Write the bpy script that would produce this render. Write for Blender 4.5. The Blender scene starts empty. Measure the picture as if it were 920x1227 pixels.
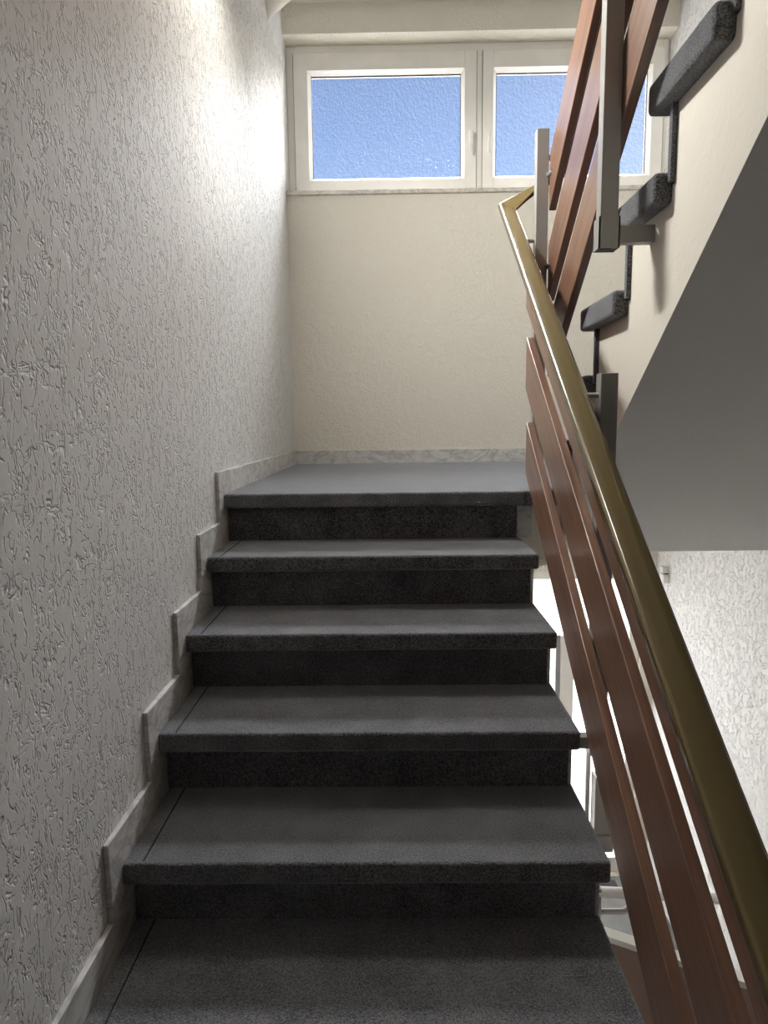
import bpy, bmesh, math, random
from mathutils import Vector, Matrix

random.seed(4)
scene = bpy.context.scene
C = scene.collection
PI = math.pi

# ------------------------------------------------------------------ camera
F_PX, PITCH, YAW, ROLL = 795.8, 0.13103, -0.0132, -0.01232
CAM = Vector((0.60631, -2.31323, 0.23647))
cp, sp, cy, sy = math.cos(PITCH), math.sin(PITCH), math.cos(YAW), math.sin(YAW)
fwd = Vector((sy * cp, cy * cp, -sp))
rgt = Vector((cy, -sy, 0.0))
up = rgt.cross(fwd)
r2 = rgt * math.cos(ROLL) + up * math.sin(ROLL)
u2 = -rgt * math.sin(ROLL) + up * math.cos(ROLL)
cam_data = bpy.data.cameras.new('camera')
cam = bpy.data.objects.new('camera', cam_data)
C.objects.link(cam)
M = Matrix((r2, u2, -fwd)).transposed().to_4x4()
M.translation = CAM
cam.matrix_world = M
cam_data.sensor_fit = 'VERTICAL'
cam_data.sensor_height = 36.0
cam_data.sensor_width = 36.0 * 920 / 1227
cam_data.lens = F_PX / 1227 * 36.0
cam_data.clip_start = 0.02
scene.camera = cam

# ------------------------------------------------------------------ sky, sun, exposure
SUN_ELEV, SUN_AZ = math.radians(15), math.radians(43)   # azimuth measured from +y towards +x
world = bpy.data.worlds.new('sky')
scene.world = world
world.use_nodes = True
wn = world.node_tree.nodes
wl = world.node_tree.links
sky = wn.new('ShaderNodeTexSky')
sky.sky_type = 'NISHITA'
sky.sun_disc = False
sky.sun_elevation = math.radians(20)
sky.sun_rotation = SUN_AZ + .0
sky.air_density = 1.0
sky.dust_density = 0.8
sky.ozone_density = 2.2
wl.new(sky.outputs[0], wn['Background'].inputs[0])
wn['Background'].inputs[1].default_value = 0.20

sun_d = bpy.data.lights.new('sun', 'SUN')
sun_d.energy = 5.2
sun_d.color = (1.0, 0.87, 0.68)
sun_d.angle = math.radians(13)
sun = bpy.data.objects.new('sun', sun_d)
C.objects.link(sun)
to_sun = Vector((math.sin(SUN_AZ) * math.cos(SUN_ELEV), math.cos(SUN_AZ) * math.cos(SUN_ELEV), math.sin(SUN_ELEV)))
sun.rotation_euler = to_sun.to_track_quat('Z', 'Y').to_euler()
sun.location = (3, 6, 4)

# added second soft sun: fill standing in for light the haze and cast glass spread
haze_d = bpy.data.lights.new('soft_fill_sun', 'SUN')
haze_d.energy = 58.0
haze_d.color = (1.0, 0.94, 0.85)
haze_d.angle = math.radians(50)
haze = bpy.data.objects.new('soft_fill_sun', haze_d)
C.objects.link(haze)
HZ_EL, HZ_AZ = math.radians(47), math.radians(9)
haze.rotation_euler = Vector((math.sin(HZ_AZ) * math.cos(HZ_EL), math.cos(HZ_AZ) * math.cos(HZ_EL), math.sin(HZ_EL))).to_track_quat('Z', 'Y').to_euler()
haze.location = (2, 7, 5)

scene.view_settings.view_transform = 'Standard'
scene.view_settings.look = 'None'
scene.view_settings.gamma = 1.0
scene.view_settings.use_curve_mapping = False
scene.view_settings.exposure = 0.0
try:
    scene.cycles.max_bounces = 14
    scene.cycles.diffuse_bounces = 8
    scene.cycles.transparent_max_bounces = 12
    scene.cycles.use_denoising = True
    scene.cycles.caustics_reflective = False
    scene.cycles.caustics_refractive = False
except Exception:
    pass

# added fill light beside the left wall, above the frame, no fixture there
fill_d = bpy.data.lights.new('fill_light', 'AREA')
fill_d.shape = 'RECTANGLE'
fill_d.size = .40
fill_d.size_y = .10
fill_d.energy = 44.0
fill_d.color = (1.0, 0.97, 0.91)
fill_o = bpy.data.objects.new('fill_light', fill_d)
fill_o.location = (.12, -.10, 1.80)
fill_o.rotation_euler = Vector((-.98, -.08, .03)).to_track_quat('Z', 'Y').to_euler()
C.objects.link(fill_o)

# ------------------------------------------------------------------ helpers: materials
def new_mat(name):
    m = bpy.data.materials.new(name)
    m.use_nodes = True
    nt = m.node_tree
    return m, nt, nt.nodes, nt.links, nt.nodes['Principled BSDF']

def coords(N, L, scale=(1, 1, 1), rot=(0, 0, 0)):
    tc = N.new('ShaderNodeTexCoord')
    mp = N.new('ShaderNodeMapping')
    mp.inputs['Scale'].default_value = scale
    mp.inputs['Rotation'].default_value = rot
    L.new(tc.outputs['Object'], mp.inputs['Vector'])
    return mp.outputs[0]

def noise(N, L, vec, scale, detail=3, rough=.5, dist=0.0):
    n = N.new('ShaderNodeTexNoise')
    n.inputs['Scale'].default_value = scale
    n.inputs['Detail'].default_value = detail
    n.inputs['Roughness'].default_value = rough
    n.inputs['Distortion'].default_value = dist
    if vec is not None:
        L.new(vec, n.inputs['Vector'])
    return n.outputs['Fac']

def math_n(N, L, op, a, b=None, c=None):
    n = N.new('ShaderNodeMath')
    n.operation = op
    for i, v in enumerate((a, b, c)):
        if v is None:
            continue
        if isinstance(v, (int, float)):
            n.inputs[i].default_value = v
        else:
            L.new(v, n.inputs[i])
    return n.outputs[0]

def smooth(N, L, v, lo, hi, a=0.0, b=1.0):
    n = N.new('ShaderNodeMapRange')
    n.interpolation_type = 'SMOOTHSTEP'
    L.new(v, n.inputs[0])
    for i, x in enumerate((lo, hi, a, b)):
        n.inputs[i + 1].default_value = x
    return n.outputs[0]

def ramp(N, L, v, stops):
    n = N.new('ShaderNodeValToRGB')
    while len(n.color_ramp.elements) < len(stops):
        n.color_ramp.elements.new(0.5)
    for e, (p, col) in zip(n.color_ramp.elements, stops):
        e.position = p
        e.color = (*col, 1)
    L.new(v, n.inputs[0])
    return n.outputs[0]

def bump(N, L, h, strength, dist, normal=None):
    b = N.new('ShaderNodeBump')
    b.inputs['Strength'].default_value = strength
    b.inputs['Distance'].default_value = dist
    L.new(h, b.inputs['Height'])
    if normal is not None:
        L.new(normal, b.inputs['Normal'])
    return b.outputs[0]

def plaster_worm(name, color, dist=.0048):
    """coarse scratched render: short wandering grooves between smooth trowelled islands"""
    m, nt, N, L, B = new_mat(name)
    v = coords(N, L, (1, 1, .42))
    v2 = coords(N, L, (1, .55, 1), (.5, 0, 0))
    n1 = noise(N, L, v, 40, 2.0, .55, 1.0)
    n2 = noise(N, L, v2, 34, 2.0, .55, .8)
    fine = noise(N, L, v, 420, 2, .6)
    g1 = smooth(N, L, math_n(N, L, 'ABSOLUTE', math_n(N, L, 'SUBTRACT', n1, .5)), 0.0, .05)
    g2 = smooth(N, L, math_n(N, L, 'ABSOLUTE', math_n(N, L, 'SUBTRACT', n2, .52)), 0.0, .045)
    patch = smooth(N, L, noise(N, L, coords(N, L), 16, 3, .65, .5), .36, .50)
    g2m = math_n(N, L, 'MAXIMUM', g2, patch)
    brk = smooth(N, L, noise(N, L, coords(N, L, (1, 1, .6)), 48, 2, .6), .43, .55)
    g1m = math_n(N, L, 'MAXIMUM', g1, brk)
    h = math_n(N, L, 'MULTIPLY', g1m, g2m)
    big = noise(N, L, coords(N, L), 16, 2)
    h2 = math_n(N, L, 'ADD', h, math_n(N, L, 'ADD', math_n(N, L, 'MULTIPLY', fine, .07), math_n(N, L, 'MULTIPLY', big, .5)))
    L.new(bump(N, L, h2, 1.0, dist), B.inputs['Normal'])
    B.inputs['Base Color'].default_value = (*color, 1)
    B.inputs['Roughness'].default_value = .60
    B.inputs['Specular IOR Level'].default_value = .40
    return m

def plaster_fine(name, color, scale=80, dist=.011, rough=.8):
    m, nt, N, L, B = new_mat(name)
    v = coords(N, L)
    n1 = noise(N, L, v, scale, 3, .6, .7)
    n2 = noise(N, L, v, scale * .22, 2, .5)
    h = math_n(N, L, 'ADD', n1, math_n(N, L, 'MULTIPLY', n2, .8))
    L.new(bump(N, L, h, .8, dist), B.inputs['Normal'])
    B.inputs['Base Color'].default_value = (*color, 1)
    B.inputs['Roughness'].default_value = rough
    return m

def carpet(name, dark, light, sheen=.35):
    m, nt, N, L, B = new_mat(name)
    v = coords(N, L)
    n1 = noise(N, L, v, 250, 2, .75)
    n2 = noise(N, L, v, 12, 3, .5)
    f = math_n(N, L, 'ADD', n1, math_n(N, L, 'MULTIPLY', math_n(N, L, 'SUBTRACT', n2, .5), .25))
    L.new(ramp(N, L, f, [(.37, dark), (.65, light)]), B.inputs['Base Color'])
    n3 = noise(N, L, v, 420, 2, .7)
    L.new(bump(N, L, n3, 1.0, .0035), B.inputs['Normal'])
    B.inputs['Roughness'].default_value = .95
    B.inputs['Specular IOR Level'].default_value = .15
    B.inputs['Sheen Weight'].default_value = sheen
    B.inputs['Sheen Roughness'].default_value = .45
    B.inputs['Sheen Tint'].default_value = (.85, .9, 1, 1)
    return m

def marble(name, a, b, c):
    m, nt, N, L, B = new_mat(name)
    v = coords(N, L, (1, 1, 1.6), (.4, .2, .3))
    n1 = noise(N, L, v, 9, 6, .62, 1.8)
    n2 = noise(N, L, v, 3.2, 4, .6, 2.4)
    vein = smooth(N, L, math_n(N, L, 'ABSOLUTE', math_n(N, L, 'SUBTRACT', n2, .5)), 0.0, .06)
    f = math_n(N, L, 'MULTIPLY', n1, math_n(N, L, 'ADD', math_n(N, L, 'MULTIPLY', vein, .45), .62))
    L.new(ramp(N, L, f, [(.22, a), (.42, b), (.62, c)]), B.inputs['Base Color'])
    B.inputs['Roughness'].default_value = .42
    return m

def wood(name, dark, light, pitch):
    """varnished wood, grain running along a board pitched by the given angle"""
    m, nt, N, L, B = new_mat(name)
    def along(stretch):
        c = coords(N, L, (1, stretch, 1), (pitch, 0, 0))
        c.node.vector_type = 'TEXTURE'
        return c
    v = along(16)
    n1 = noise(N, L, v, 42, 5, .62, .35)
    n2 = noise(N, L, along(50), 210, 2, .6)
    n3 = noise(N, L, along(2), 4, 2, .5)
    f = math_n(N, L, 'ADD', math_n(N, L, 'MULTIPLY', n1, .6), math_n(N, L, 'ADD', math_n(N, L, 'MULTIPLY', n2, .2), math_n(N, L, 'MULTIPLY', n3, .2)))
    L.new(ramp(N, L, f, [(.32, dark), (.66, light)]), B.inputs['Base Color'])
    L.new(bump(N, L, n2, .12, .0006), B.inputs['Normal'])
    B.inputs['Roughness'].default_value = .40
    B.inputs['Coat Weight'].default_value = .55
    B.inputs['Coat Roughness'].default_value = .16
    return m

def plain(name, color, rough=.5, metal=0.0, spec=.5, coat=0.0, grain=0.0):
    m, nt, N, L, B = new_mat(name)
    v = coords(N, L)
    n = noise(N, L, v, 7, 4, .6)
    lo = tuple(c * .96 for c in color)
    hi = tuple(min(1, c * 1.04) for c in color)
    L.new(ramp(N, L, n, [(.3, lo), (.7, hi)]), B.inputs['Base Color'])
    B.inputs['Roughness'].default_value = rough
    B.inputs['Metallic'].default_value = metal
    B.inputs['Specular IOR Level'].default_value = spec
    B.inputs['Coat Weight'].default_value = coat
    if grain:
        L.new(bump(N, L, noise(N, L, v, 260, 2), .3, grain), B.inputs['Normal'])
    return m

def obscure_glass(name, clear, trans_col, scat_col, gloss=.08, scale=62, dist=.006):
    """cast obscure glass: lets part of the light straight through and scatters the rest"""
    m, nt, N, L, B = new_mat(name)
    N.remove(B)
    out = [n for n in N if n.type == 'OUTPUT_MATERIAL'][0]
    v = coords(N, L, (1, 1, .75))
    n1 = noise(N, L, v, scale, 2, .5, .9)
    n2 = noise(N, L, v, scale * .3, 2, .5, .4)
    h = math_n(N, L, 'ADD', n1, math_n(N, L, 'MULTIPLY', n2, .8))
    nrm = bump(N, L, h, 1.0, dist)
    tr = N.new('ShaderNodeBsdfTransparent')
    # relief put into the tint: emboss paints how facets gather more or less sky
    tc2 = coords(N, L, (1, 1, .75))
    sh = N.new('ShaderNodeVectorMath')
    sh.operation = 'ADD'
    L.new(tc2, sh.inputs[0])
    sh.inputs[1].default_value = (.0045, 0, .0035)
    d1 = math_n(N, L, 'SUBTRACT', noise(N, L, tc2, scale, 2, .5, .9), noise(N, L, sh.outputs[0], scale, 2, .5, .9))
    lo = tuple(c * .85 for c in trans_col)
    L.new(ramp(N, L, math_n(N, L, 'ADD', d1, .5), [(.36, lo), (.64, trans_col)]), tr.inputs[0])
    tl = N.new('ShaderNodeBsdfTranslucent')
    tl.inputs[0].default_value = (*scat_col, 1)
    L.new(nrm, tl.inputs['Normal'])
    gl = N.new('ShaderNodeBsdfGlossy')
    gl.inputs['Roughness'].default_value = .12
    L.new(nrm, gl.inputs['Normal'])
    m1 = N.new('ShaderNodeMixShader')
    m1.inputs[0].default_value = clear
    L.new(tl.outputs[0], m1.inputs[1])
    L.new(tr.outputs[0], m1.inputs[2])
    m2 = N.new('ShaderNodeMixShader')
    m2.inputs[0].default_value = gloss
    L.new(m1.outputs[0], m2.inputs[1])
    L.new(gl.outputs[0], m2.inputs[2])
    L.new(m2.outputs[0], out.inputs['Surface'])
    return m

CREAM = (.845, .80, .705)
M_WORM = plaster_worm('scratched_plaster', (.76, .752, .735))
M_WALL = plaster_fine('fine_plaster', CREAM)
M_SLAB = plaster_fine('smooth_plaster', (.82, .78, .70), 40, .0012)
M_SOFFIT = plaster_fine('soffit_paint', (.77, .76, .735), 110, .0018)
M_CEIL = plaster_fine('ceiling_paint', (.80, .78, .74), 70, .001)
M_CARPET = carpet('charcoal_carpet', (.020, .020, .022), (.265, .263, .272), .8)
M_CARPET2 = carpet('grey_floor_carpet', (.09, .09, .085), (.26, .26, .25), .2)
M_MARBLE = marble('grey_marble', (.38, .38, .375), (.56, .555, .54), (.69, .68, .655))
M_SILL = marble('pale_marble', (.42, .39, .34), (.60, .57, .51), (.72, .69, .63))
M_WOOD = wood('red_brown_wood', (.115, .054, .033), (.28, .150, .096), math.atan(.735))
M_WOOD2 = wood('red_brown_wood_upper', (.115, .054, .033), (.28, .150, .096), -math.atan(.76))
M_RAIL = plain('bronze_handrail_plastic', (.145, .108, .046), .20, 0, .45, 0)
M_POST = plain('grey_post_paint', (.34, .33, .31), .45)
M_STEEL = plain('grey_steel', (.40, .40, .39), .35, .6)
M_PVC = plain('white_window_plastic', (.89, .87, .82), .35)
M_SEAL = plain('dark_rubber_seal', (.03, .03, .035), .6)
M_WHITE = plain('white_plastic', (.82, .81, .78), .4)
M_GLASS = obscure_glass('obscure_glass', .80, (.90, .94, 1.0), (.03, .045, .09))
M_GLASS2 = obscure_glass('door_glass', .31, (.95, .97, 1.0), (.5, .52, .56), .06, 90, .003)
M_BOX = plain('grey_brown_paint', (.16, .145, .125), .5)
M_MAT = carpet('dark_mat', (.02, .02, .022), (.06, .06, .065), .1)
M_PANEL = plain('red_brown_panel', (.34, .23, .19), .35, 0, .5, .3)
M_REAR = plain('dark_rear_wall', (.10, .055, .035), .5)
M_STONE = plain('pale_floor_stone', (.50, .49, .45), .5)
M_GROUND = plain('pale_paving', (.55, .54, .52), .9)
M_JOINT = plain('dark_carpet_joint', (.038, .038, .040), .95, 0, .1)
M_SEAM = plain('grey_seam', (.22, .21, .19), .7)
M_DARK = plain('dark_line', (.04, .04, .04), .7)

# ------------------------------------------------------------------ helpers: meshes
class MB:
    def __init__(self):
        self.bm = bmesh.new()

    def hexa(self, p):
        """8 points: bottom ring 0-3, top ring 4-7"""
        v = [self.bm.verts.new(q) for q in p]
        for f in ((3, 2, 1, 0), (4, 5, 6, 7), (0, 1, 5, 4), (1, 2, 6, 5), (2, 3, 7, 6), (3, 0, 4, 7)):
            self.bm.faces.new([v[i] for i in f])
        return self

    def box(self, x0, y0, z0, x1, y1, z1):
        return self.hexa([(x0, y0, z0), (x1, y0, z0), (x1, y1, z0), (x0, y1, z0),
                          (x0, y0, z1), (x1, y0, z1), (x1, y1, z1), (x0, y1, z1)])

    def prism_x(self, yz, x0, x1):
        """polygon in the y-z plane extruded along x"""
        a = [self.bm.verts.new((x0, y, z)) for y, z in yz]
        b = [self.bm.verts.new((x1, y, z)) for y, z in yz]
        n = len(yz)
        self.bm.faces.new(a)
        self.bm.faces.new(list(reversed(b)))
        for i in range(n):
            j = (i + 1) % n
            self.bm.faces.new([a[j], a[i], b[i], b[j]])
        return self

    def sweep(self, path, prof):
        """profile (side, height) swept along a polyline, mitred"""
        path = [Vector(p) for p in path]
        rings = []
        for i, p in enumerate(path):
            if i == 0:
                t = (path[1] - p).normalized()
                cut = t
            elif i == len(path) - 1:
                t = (p - path[i - 1]).normalized()
                cut = t
            else:
                t = (p - path[i - 1]).normalized()
                t2 = (path[i + 1] - p).normalized()
                cut = (t + t2).normalized()
            side = t.cross(Vector((0, 0, 1))).normalized()
            upv = side.cross(t).normalized()
            ring = []
            for s, h in prof:
                q = p + side * s + upv * h
                k = (p - q).dot(cut) / max(.2, t.dot(cut))
                ring.append(self.bm.verts.new(q + t * k))
            rings.append(ring)
        n = len(prof)
        for a, b in zip(rings, rings[1:]):
            for i in range(n):
                j = (i + 1) % n
                self.bm.faces.new([a[i], a[j], b[j], b[i]])
        self.bm.faces.new(list(reversed(rings[0])))
        self.bm.faces.new(rings[-1])
        return self

    def tube(self, path, r, n=14):
        return self.sweep(path, [(r * math.cos(2 * PI * i / n), r * math.sin(2 * PI * i / n)) for i in range(n)])

    def build(self, name, mat, parent=None, bevel=0.0, seg=2, smooth_shade=False):
        bmesh.ops.recalc_face_normals(self.bm, faces=self.bm.faces)
        me = bpy.data.meshes.new(name)
        self.bm.to_mesh(me)
        self.bm.free()
        me.materials.append(mat)
        o = bpy.data.objects.new(name, me)
        C.objects.link(o)
        if parent is not None:
            o.parent = parent
        if bevel:
            b = o.modifiers.new('bevel', 'BEVEL')
            b.width = bevel
            b.segments = seg
            b.limit_method = 'ANGLE'
            b.angle_limit = math.radians(40)
            b.harden_normals = False
            smooth_shade = True
        if smooth_shade:
            for p in me.polygons:
                p.use_smooth = True
            try:
                me.set_sharp_from_angle(angle=math.radians(50))
            except Exception:
                pass
        return o

def thing(name, label, cat):
    o = bpy.data.objects.new(name, None)
    o.empty_display_size = .1
    C.objects.link(o)
    o['label'] = label
    o['category'] = cat
    return o

def tag(o, label, cat):
    o['label'] = label
    o['category'] = cat
    return o

def struct(o, label):
    o['kind'] = 'structure'
    o['label'] = label
    return o

def struct_empty(name, label):
    o = bpy.data.objects.new(name, None)
    o.empty_display_size = .1
    C.objects.link(o)
    return struct(o, label)

# ------------------------------------------------------------------ dimensions
H, G = .175, .2493            # lower flight: rise, going
NL = 8                        # risers from the storey floor up to the half landing (z = 0)
TX0, TX1 = .0131, 1.0675      # tread left / right
LB = 1.82                     # face of the wall with the window
WID = 2.27                    # width of the stairwell
GU = .258                     # going of the upper flight
ZU = lambda k: .205 * k - .03 if k > 0 else 0.0   # its tread heights
UX0 = 1.20                    # outer tread ends of the upper flight
USX = 1.24                    # plastered side of the upper flight
Z0 = -2.8                     # entrance floor below
ZC = 2.628                    # ceiling above the landing

# ------------------------------------------------------------------ shell
struct(MB().box(-.25, -4.2, Z0 - .2, 0, 2.3, ZC + .2).build('wall_left', M_WORM),
       'left wall in coarse scratched off-white render')
w = MB()
w.box(0, LB, -.70, WID, 2.12, 1.583)          # between door below and window
w.box(0, LB, 2.465, WID, 2.12, ZC + .2)       # lintel
w.box(0, LB, Z0 - .2, .25, 2.12, -.70)
w.box(.25, LB, Z0 - .2, WID, 2.12, Z0 + .0)
w.box(2.19, LB, Z0, WID, 2.12, -.70)
struct(MB().box(0, -.42, 1.868, .42, .34, 1.884).build('fill_shield', M_WHITE, None, .002, 1), 'added plate above the frame that shades the fill light')  # plate added out of view to cut the fill light's upward spill
struct(w.build('wall_back', M_WALL), 'cream plastered wall under and over the window')
struct(MB().box(WID, -4.2, Z0 - .2, WID + .25, 2.3, ZC + .2).build('wall_right', M_WORM),
       'right wall in coarse light render beyond the railing')
struct(MB().box(0, -4.2, Z0 - .2, WID, -3.95, ZC + .2).build('wall_front', M_REAR),
       'wall behind the viewer, coloured dark to bounce less light')  # unseen wall, its dark colour chosen to cut bounced light
struct(MB().box(-.25, -4.2, ZC, WID + .25, 2.3, ZC + .2).build('ceiling', M_CEIL), 'white painted ceiling')
struct(MB().box(0, -3.95, -1.66, WID, -7 * G + .0582 + .004, -1.40).build('floor', M_CARPET),
       'carpeted storey floor where the lower flight starts')
struct(MB().box(0, -3.95, Z0 - .2, WID, LB, Z0).build('floor', M_CARPET2),
       'speckled grey entrance floor far below the stairs')
struct(MB().box(-40, 2.3, Z0 - .4, 40, 60, Z0 - .12).build('floor', M_GROUND), 'pale paving outside the glass')

# ------------------------------------------------------------------ lower flight and landing
def tread_mesh(x0, x1, yf, yb, z, th):
    return MB().box(x0, yf, z - th, x1, yb, z)

OV = .0582
TH = .0497
flight = thing('staircase', 'dark grey carpeted lower flight climbing beside the left wall to the landing', 'staircase')
for k in range(1, NL):
    tread_mesh(TX0, TX1, -k * G, -(k - 1) * G + OV + .030, -k * H, TH).build('tread', M_CARPET, flight, .008, 3)
for k in range(1, NL):
    MB().box(.054, -k * G + .012, -k * H - .004, .0572, -(k - 1) * G + OV, -k * H + .0006).build('seam', M_JOINT, flight)
for k in range(0, NL):
    zt, zb = -k * H - TH + .004, -(k + 1) * H
    MB().box(.0125, -k * G + OV, zb, 1.053, -k * G + OV + .012, zt).build('riser', M_CARPET, flight)
    MB().box(.0120, -k * G + OV + .008, zb, 1.064 if k else 1.107, -k * G + OV + .035, zt if k else -.055).build('stone_riser', M_MARBLE, flight)
# structural slab under the steps
poly = [(.12, -TH - .001)]
for k in range(0, NL):
    poly.append((-k * G + OV + .034, -k * H - TH - .001))
    poly.append((-k * G + OV + .034, -(k + 1) * H - TH - .001 if k < NL - 1 else -(k + 1) * H - .02))
poly.append((-(NL - 1) * G - .02, -NL * H - .02))
poly.append((-(NL - 1) * G - .02, -NL * H - .20))
poly.append((.12, -.285))
seen = []
for p in poly:
    if not seen or (Vector(p) - Vector(seen[-1])).length > 1e-5:
        seen.append(p)
MB().prism_x(seen, .002, 1.045).build('slab', M_SLAB, flight)

landing = struct_empty('floor', 'half landing with grey carpet below the window')
MB().box(TX0, 0, -TH, TX1, .09, 0).build('nosing', M_CARPET, landing, .008, 3)
MB().box(TX0, .07, -TH, WID - .013, LB - .013, -.0005).build('carpet', M_CARPET, landing)
MB().box(TX1 - .02, .022, -.055, UX0 + .03, .085, -.001).build('nosing', M_CARPET, landing, .006, 2)
MB().box(.002, .10, -.285, USX - .02, LB, -TH - .002).build('slab', M_SLAB, landing)

# ------------------------------------------------------------------ skirting stones
SK, SKH, SKY = .013, .0815, -.055
base = struct_empty('baseboard_left', 'stepped grey marble skirting up the left wall')
for k in range(0, NL):
    y0 = -k * G + SKY
    y1 = LB if k == 0 else -(k - 1) * G + SKY
    MB().box(0, y0, -k * H - .05, SK, y1 - (.0 if k == 0 else .0012), -k * H + SKH).build('skirting_stone', M_MARBLE, base, .0012, 1)
    # upright stone beside the riser below
    MB().box(0, y0, -(k + 1) * H - .05 + .0, SK - .002, -k * G + OV + .02, -k * H - .0512).build('skirting_stone', M_MARBLE, base, .0012, 1)
bb = struct_empty('baseboard_back', 'grey marble skirting along the landing under the window')
xs = [SK, 1.191, WID - .001]
for a, b in zip(xs, xs[1:]):
    MB().box(a + .0008, LB - SK, -.004, b - .0008, LB, SKH - .002).build('skirting_stone', M_MARBLE, bb, .0012, 1)

# ------------------------------------------------------------------ upper flight
upper = thing('staircase', 'upper flight with cream plastered side and sloping soffit, grey carpet ends jutting out', 'staircase')
def y_near(k):
    return -.478 - GU * (k - 3)
NU = 8
for k in range(1, NU):
    MB().box(UX0, y_near(k), ZU(k) - .068, WID - .004, y_near(k) + GU + .064, ZU(k)).build('tread', M_CARPET, upper, .012, 3)
for k in range(1, NU + 1):
    yr = y_near(k) + GU
    MB().box(1.228, yr - .016, ZU(k - 1) - .025, WID - .004, yr, ZU(k) - .05).build('riser', M_CARPET, upper)
SOF = lambda y: -.26 - .805 * (y - .21)
poly = [(.30, -.002), (y_near(1) + GU - .014, -.002)]
for k in range(1, NU):
    poly.append((y_near(k) + GU - .014, ZU(k) - .03))
    poly.append((y_near(k + 1) + GU - .014, ZU(k) - .03))
poly.append((y_near(NU) + GU - .014, ZU(NU) - .012))
poly.append((-2.1, ZU(NU) - .012))
poly.append((-2.1, SOF(-2.1) - .12))
poly.append((.21, -.26))
poly.append((.30, -.26))
slab = MB().prism_x(poly, USX, WID - .004).build('slab', M_SLAB, upper)
slab.data.materials.append(M_SOFFIT)
for p in slab.data.polygons:
    if p.normal.z < -.3:
        p.material_index = 1
MB().box(USX - .02, .30, -.26, WID, LB, -TH - .002).build('slab', M_SOFFIT, landing)
MB().box(0, -3.95, 1.24, WID, -2.102, ZU(NU)).build('slab', M_SLAB, struct_empty('floor', 'next storey floor overhead'))

# ------------------------------------------------------------------ railing in the well
rail = thing('stair_railing', 'railing of red-brown boards on grey posts with bronze handrail in the stair well', 'railing')
RS = .735
BX0, BX1 = 1.080, 1.105
YB0 = -1.98
for z0, zt, ye in ((.018, .198, .055), (.298, .478, .075), (.570, .750, .088)):
    o = MB().prism_x([(YB0, z0 + RS * YB0), (ye, z0 + RS * ye), (ye, zt + RS * ye), (YB0, zt + RS * YB0)], BX0, BX1).build('board', M_WOOD, rail, .0022, 2)
US = -.76
UB0, UB1 = 1.152, 1.177
for z0, zt, ye in ((1.02, 1.20, .085), (.72, .90, .085), (.44, .62, .06)):
    MB().prism_x([(-2.0, z0 - US * 2.0), (ye, z0 + US * ye), (ye, zt + US * ye), (-2.0, zt - US * 2.0)], UB0, UB1).build('board', M_WOOD2, rail, .0022, 2)
# posts
PX0, PX1 = 1.108, 1.150
def post(y, z0, z1, sleeve=None):
    p = MB().box(PX0, y, z0, PX1, y + .038, z1).build('post', M_POST, rail, .002, 2)
    if sleeve is not None:
        s = .004
        b = bmesh.new()
        m = MB()
        for (a0, b0, a1, b1) in ((PX0 - s, y - s, PX0 - .0005, y + .038 + s), (PX1 + .0005, y - s, PX1 + s, y + .038 + s),
                                 (PX0 - s, y - s, PX1 + s, y - .0005), (PX0 - s, y + .0385, PX1 + s, y + .038 + s)):
            m.box(a0, b0, sleeve, a1, b1, sleeve + .072)
        m.build('sleeve', M_POST, p)
        MB().box(PX0 + .006, y + .006, z0 - .0005, PX1 - .006, y + .032, z0 + .002).build('end_opening', M_SEAL, p)
        MB().box(PX1 + s, y + .004, sleeve + .014, USX + .004, y + .036, sleeve + .054).build('bracket', M_POST, p, .002, 2)
        b.free()
    return p
post(.085, -.05, 1.222)
post(-.650, .652, 2.05, .648)
post(-1.415, 1.22, 2.25, 1.216)
pl = post(-.690, -.62, .352)
MB().box(1.04, -.686, -.60, PX0 + .001, -.656, -.57).build('bracket', M_POST, pl)
pl = post(-1.80, -1.40, -.47)
# handrail: flattened bronze profile, one piece round the head of the well
prof = [(-.0275, .008), (-.0266, .0140), (-.0228, .0170), (-.008, .0182), (.008, .0182), (.0228, .0170), (.0266, .0140), (.0275, .008),
        (.0265, -.008), (.019, -.0165), (.010, -.0185), (-.010, -.0185), (-.019, -.0165), (-.0265, -.008)]
HX, UHX = 1.0475, 1.2145
HO = .800
path = [(HX, -2.05, HO + RS * -2.05), (HX, .325, HO + RS * .325), (UHX, .10, 1.095), (UHX, -2.0, 1.095 - US * 2.1)]
MB().sweep(path, prof).build('handrail', M_RAIL, rail, 0, 2, True)
# standoffs that carry the handrail and the boards
def rod(a, b, r=.0065):
    return MB().tube([a, b], r, 12).build('standoff', M_STEEL, rail, 0, 1, True)
rod((PX0 + .01, -.671, .300), (HX + .012, -.671, .300))
rod((PX0 + .01, .104, .862), (HX + .012, .104, .862))
rod((PX0 + .01, -1.781, -.515), (HX + .012, -1.781, -.515))
rod((PX1 - .01, .104, 1.145), (UHX - .012, .104, 1.098))
rod((PX1 - .01, -.631, 1.645), (UHX - .012, -.631, 1.645))
for y in (.104, -.671, -1.781):
    for zo in (.108, .388, .66):
        rod((PX0 + .004, y, zo + RS * min(y, .02)), (BX1 - .006, y if y < .05 else .03, zo + RS * min(y, .02)), .009)
for y in (.06, -.631, -1.396):
    for zo in (1.11, .81, .53):
        yy = y if y < .05 else .05
        rod((PX1 - .004, .10 if y > 0 else y, zo + US * yy), (UB0 + .006, yy, zo + US * yy), .009)

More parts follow.
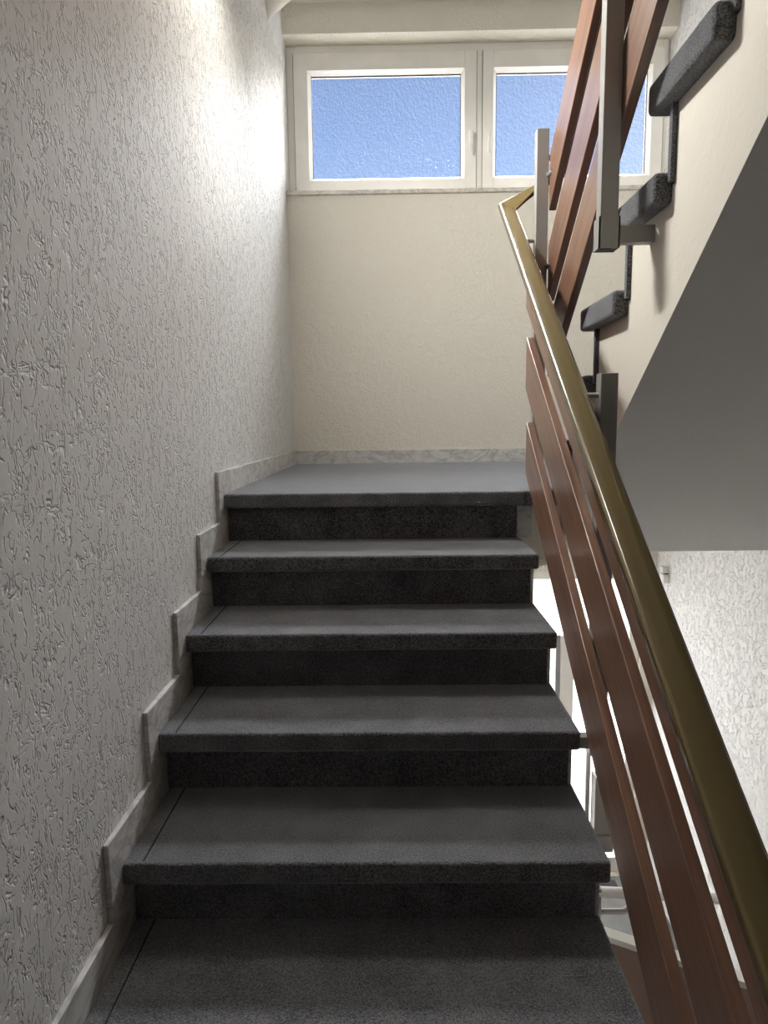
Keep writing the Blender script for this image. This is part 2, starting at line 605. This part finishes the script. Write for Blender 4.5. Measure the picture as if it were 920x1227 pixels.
# ------------------------------------------------------------------ window
YF = 1.94
win = struct_empty('window_1', 'wide white plastic window of two obscure-glass casements above the landing')
def frame_ring(m, x0, z0, x1, z1, t, y0, y1):
    tl, tr_, tb, tt = t
    m.box(x0, y0, z0, x0 + tl, y1, z1)
    m.box(x1 - tr_, y0, z0, x1, y1, z1)
    m.box(x0 + tl, y0, z0, x1 - tr_, y1, z0 + tb)
    m.box(x0 + tl, y0, z1 - tt, x1 - tr_, y1, z1)
m = MB()
frame_ring(m, .001, 1.607, 2.262, 2.464, (.055, .03, .05, .058), YF, YF + .08)
m.box(1.125, YF, 1.657, 1.175, YF + .08, 2.406)
m.build('outer_frame', M_PVC, win, .003, 2)
def sash(x0, x1, gx0, gx1, handle_x, hinge_x):
    z0, z1, gz0, gz1 = 1.645, 2.416, 1.722, 2.302
    m = MB()
    b = .018                                     # bead
    frame_ring(m, x0, z0, x1, z1, (gx0 - b - x0, x1 - gx1 - b, gz0 - b - z0, z1 - gz1 - b), YF - .014, YF + .05)
    s = m.build('sash', M_PVC, win, .003, 2)
    m = MB()                                     # sloping glazing bead
    ya, yb = YF - .010, YF + .018
    o = [(gx0 - b, gz0 - b), (gx1 + b, gz0 - b), (gx1 + b, gz1 + b), (gx0 - b, gz1 + b)]
    i = [(gx0, gz0), (gx1, gz0), (gx1, gz1), (gx0, gz1)]
    vo = [m.bm.verts.new((x, ya, z)) for x, z in o]
    vi = [m.bm.verts.new((x, yb, z)) for x, z in i]
    vo2 = [m.bm.verts.new((x, yb + .03, z)) for x, z in o]
    vi2 = [m.bm.verts.new((x, yb + .03, z)) for x, z in i]
    for k in range(4):
        j = (k + 1) % 4
        m.bm.faces.new([vo[k], vo[j], vi[j], vi[k]])
        m.bm.faces.new([vi[k], vi[j], vi2[j], vi2[k]])
        m.bm.faces.new([vi2[k], vi2[j], vo2[j], vo2[k]])
        m.bm.faces.new([vo2[k], vo2[j], vo[j], vo[k]])
    m.build('glazing_bead', M_PVC, s)
    m = MB()
    frame_ring(m, gx0 - .001, gz0 - .001, gx1 + .001, gz1 + .001, (.004, .004, .003, .006), YF + .019, YF + .026)
    m.build('rubber_seal', M_SEAL, s)
    m = MB()
    frame_ring(m, x0 - .0035, z0 - .0035, x1 + .0035, z1 + .0035, (.006, .006, .006, .006), YF - .0035, YF + .004)
    m.build('rubber_seal', M_SEAM, s)
    MB().box(gx0 - .004, YF + .027, gz0 - .004, gx1 + .004, YF + .033, gz1 + .004).build('pane', M_GLASS, s)
    hb = MB().box(handle_x - .013, YF - .024, 1.905, handle_x + .013, YF - .0142, 1.975)
    hd = hb.build('handle', M_WHITE, s, .004, 2)
    # handle children would be a fourth level, so the grip is joined to the rosette
    g = bmesh.new()
    g.from_mesh(hd.data)
    mm = MB()
    mm.bm.free()
    mm.bm = g
    mm.tube([(handle_x, YF - .022, 1.945), (handle_x, YF - .058, 1.945)], .008, 10)
    mm.box(handle_x - .009, YF - .066, 1.828, handle_x + .009, YF - .052, 1.957)
    bmesh.ops.recalc_face_normals(g, faces=g.faces)
    g.to_mesh(hd.data)
    g.free()
    for zz in (1.66, 2.33):
        MB().box(hinge_x - .006, YF - .020, zz, hinge_x + .006, YF - .0142, zz + (.035 if zz < 2 else .075)).build('hinge', M_WHITE, s, .002, 1)
sash(.043, 1.131, .145, 1.041, 1.096, .050)
sash(1.168, 2.240, 1.250, 2.150, 1.206, 2.233)
struct(MB().box(.0, LB - .018, 1.583, WID, YF + .06, 1.607).build('trim_1', M_SILL, None, .003, 2), 'pale marble window sill')

# ------------------------------------------------------------------ wall lamp top left
lamp = thing('wall_lamp', 'white half-cone wall lamp high on the left wall, only its lower tip in view', 'lamp')
def half_cone(r0, z0, r1, z1, yc, n=18):
    m = MB()
    a = [m.bm.verts.new((max(.001, r0 * math.sin(PI * i / n)), yc - r0 * math.cos(PI * i / n), z0)) for i in range(n + 1)]
    b = [m.bm.verts.new((max(.001, r1 * math.sin(PI * i / n)), yc - r1 * math.cos(PI * i / n), z1)) for i in range(n + 1)]
    for i in range(n):
        m.bm.faces.new([a[i], a[i + 1], b[i + 1], b[i]])
    m.bm.faces.new(list(reversed(a)))
    m.bm.faces.new(b)
    m.bm.faces.new([a[0], b[0], b[-1], a[-1]])
    return m
half_cone(.008, 2.280, .20, 2.47, 1.335).build('shade', M_SLAB, lamp, 0, 1, True)
half_cone(.205, 2.472, .205, 2.484, 1.335).build('rim', M_WHITE, lamp, 0, 1, True)

# ------------------------------------------------------------------ entrance door and things below
door = struct_empty('door_1', 'glazed entrance wall far below, seen between the treads and the railing')
m = MB()
DX0, DX1 = .25, 2.19  # glazing widened leftward out of view to let in more light
m.box(DX0, 1.86, Z0, DX1, 1.93, Z0 + .11)
m.box(DX0, 1.86, -.76, DX1, 1.93, -.70)
m.box(DX0, 1.86, Z0, DX0 + .07, 1.93, -.70)
m.box(2.13, 1.86, Z0, DX1, 1.93, -.70)
m.build('frame', M_PVC, door, .004, 2)
MB().box(1.685, 1.85, Z0 + .02, 1.775, 1.94, -1.13).build('mullion', M_PVC, door, .006, 2)
MB().box(1.655, 1.855, Z0 + .02, 1.682, 1.935, -1.13).build('mullion', M_STEEL, door, .003, 2)
MB().box(1.875, 1.86, Z0 + .02, 1.905, 1.93, -1.0).build('mullion', M_POST, door, .003, 2)
MB().box(.95, 1.86, Z0 + .02, 1.02, 1.93, -.76).build('mullion', M_PVC, door, .003, 2)
for a, b in ((DX0 + .07, .95), (1.02, 1.655), (1.655, 2.13)):
    MB().box(a, 1.892, Z0 + .11, b, 1.898, -.76).build('pane', M_GLASS2, door)

lb = thing('letter_box', 'grey-brown box with a lid joint fixed beside the entrance glass below', 'letterbox')
MB().box(1.908, 1.76, -2.46, 2.03, 1.85, -2.06).build('body', M_BOX, lb, .003, 1)
MB().box(1.908, 1.75, -2.58, 2.035, 1.852, -2.465).build('lid', M_BOX, lb, .003, 1)
tag(MB().box(1.70, 1.69, Z0, 2.06, 1.77, Z0 + .012).build('door_mat', M_MAT, None, .003, 1),
    'thin dark mat on the entrance floor in front of the glass', 'mat')

gr = thing('guard_rail', 'white tubular guard rail with a rounded return loop below the treads', 'guard rail')
gz = -1.610
MB().tube([(1.36, .10, gz + .01), (1.60, .10, gz - .004), (2.26, .10, gz - .055)], .020, 16).build('rail', M_WHITE, gr, 0, 1, True)
pts = [(1.40, .10, gz - .078)]
for i in range(7):
    a = -PI / 2 + i * PI / 12
    pts.append((1.495 + .035 * math.cos(a), .10, gz - .043 + .035 * math.sin(a)))
pts.append((1.530, .10, gz - .005))
MB().tube(pts, .011, 12).build('return_loop', M_POST, gr, 0, 1, True)
MB().box(1.368, .082, Z0, 1.410, .118, gz + .03).build('post', M_POST, gr, .002, 2)

pn = thing('wooden_panel', 'red-brown panel with a white top edge standing below the lower flight', 'panel')
A, Bv = Vector((1.39, .02, 0)), Vector((2.24, -.42, 0))
dv = (Bv - A).normalized()
nv = Vector((dv.y, -dv.x, 0)) * .02
def slab_between(a, b, n, z0, z1):
    return MB().hexa([(*(a - n).xy, z0), (*(b - n).xy, z0), (*(b + n).xy, z0), (*(a + n).xy, z0),
                      (*(a - n).xy, z1), (*(b - n).xy, z1), (*(b + n).xy, z1), (*(a + n).xy, z1)])
slab_between(A, Bv, nv, Z0, -1.725).build('board', M_PANEL, pn, .002, 1)
slab_between(A, Bv, nv * 1.25, -1.725, -1.70).build('capping', M_WHITE, pn, .002, 1)

ft = thing('wall_fitting', 'small white fitting with a dark slot on the right wall below the landing', 'fitting')
MB().box(2.235, 1.640, -.678, WID, 1.685, -.640).build('cover', M_WHITE, ft, .003, 2)
MB().box(2.235, 1.625, -.735, WID, 1.685, -.684).build('body', M_WHITE, ft, .003, 2)
MB().box(2.245, 1.640, -.685, WID, 1.685, -.677).build('slot', M_DARK, ft)
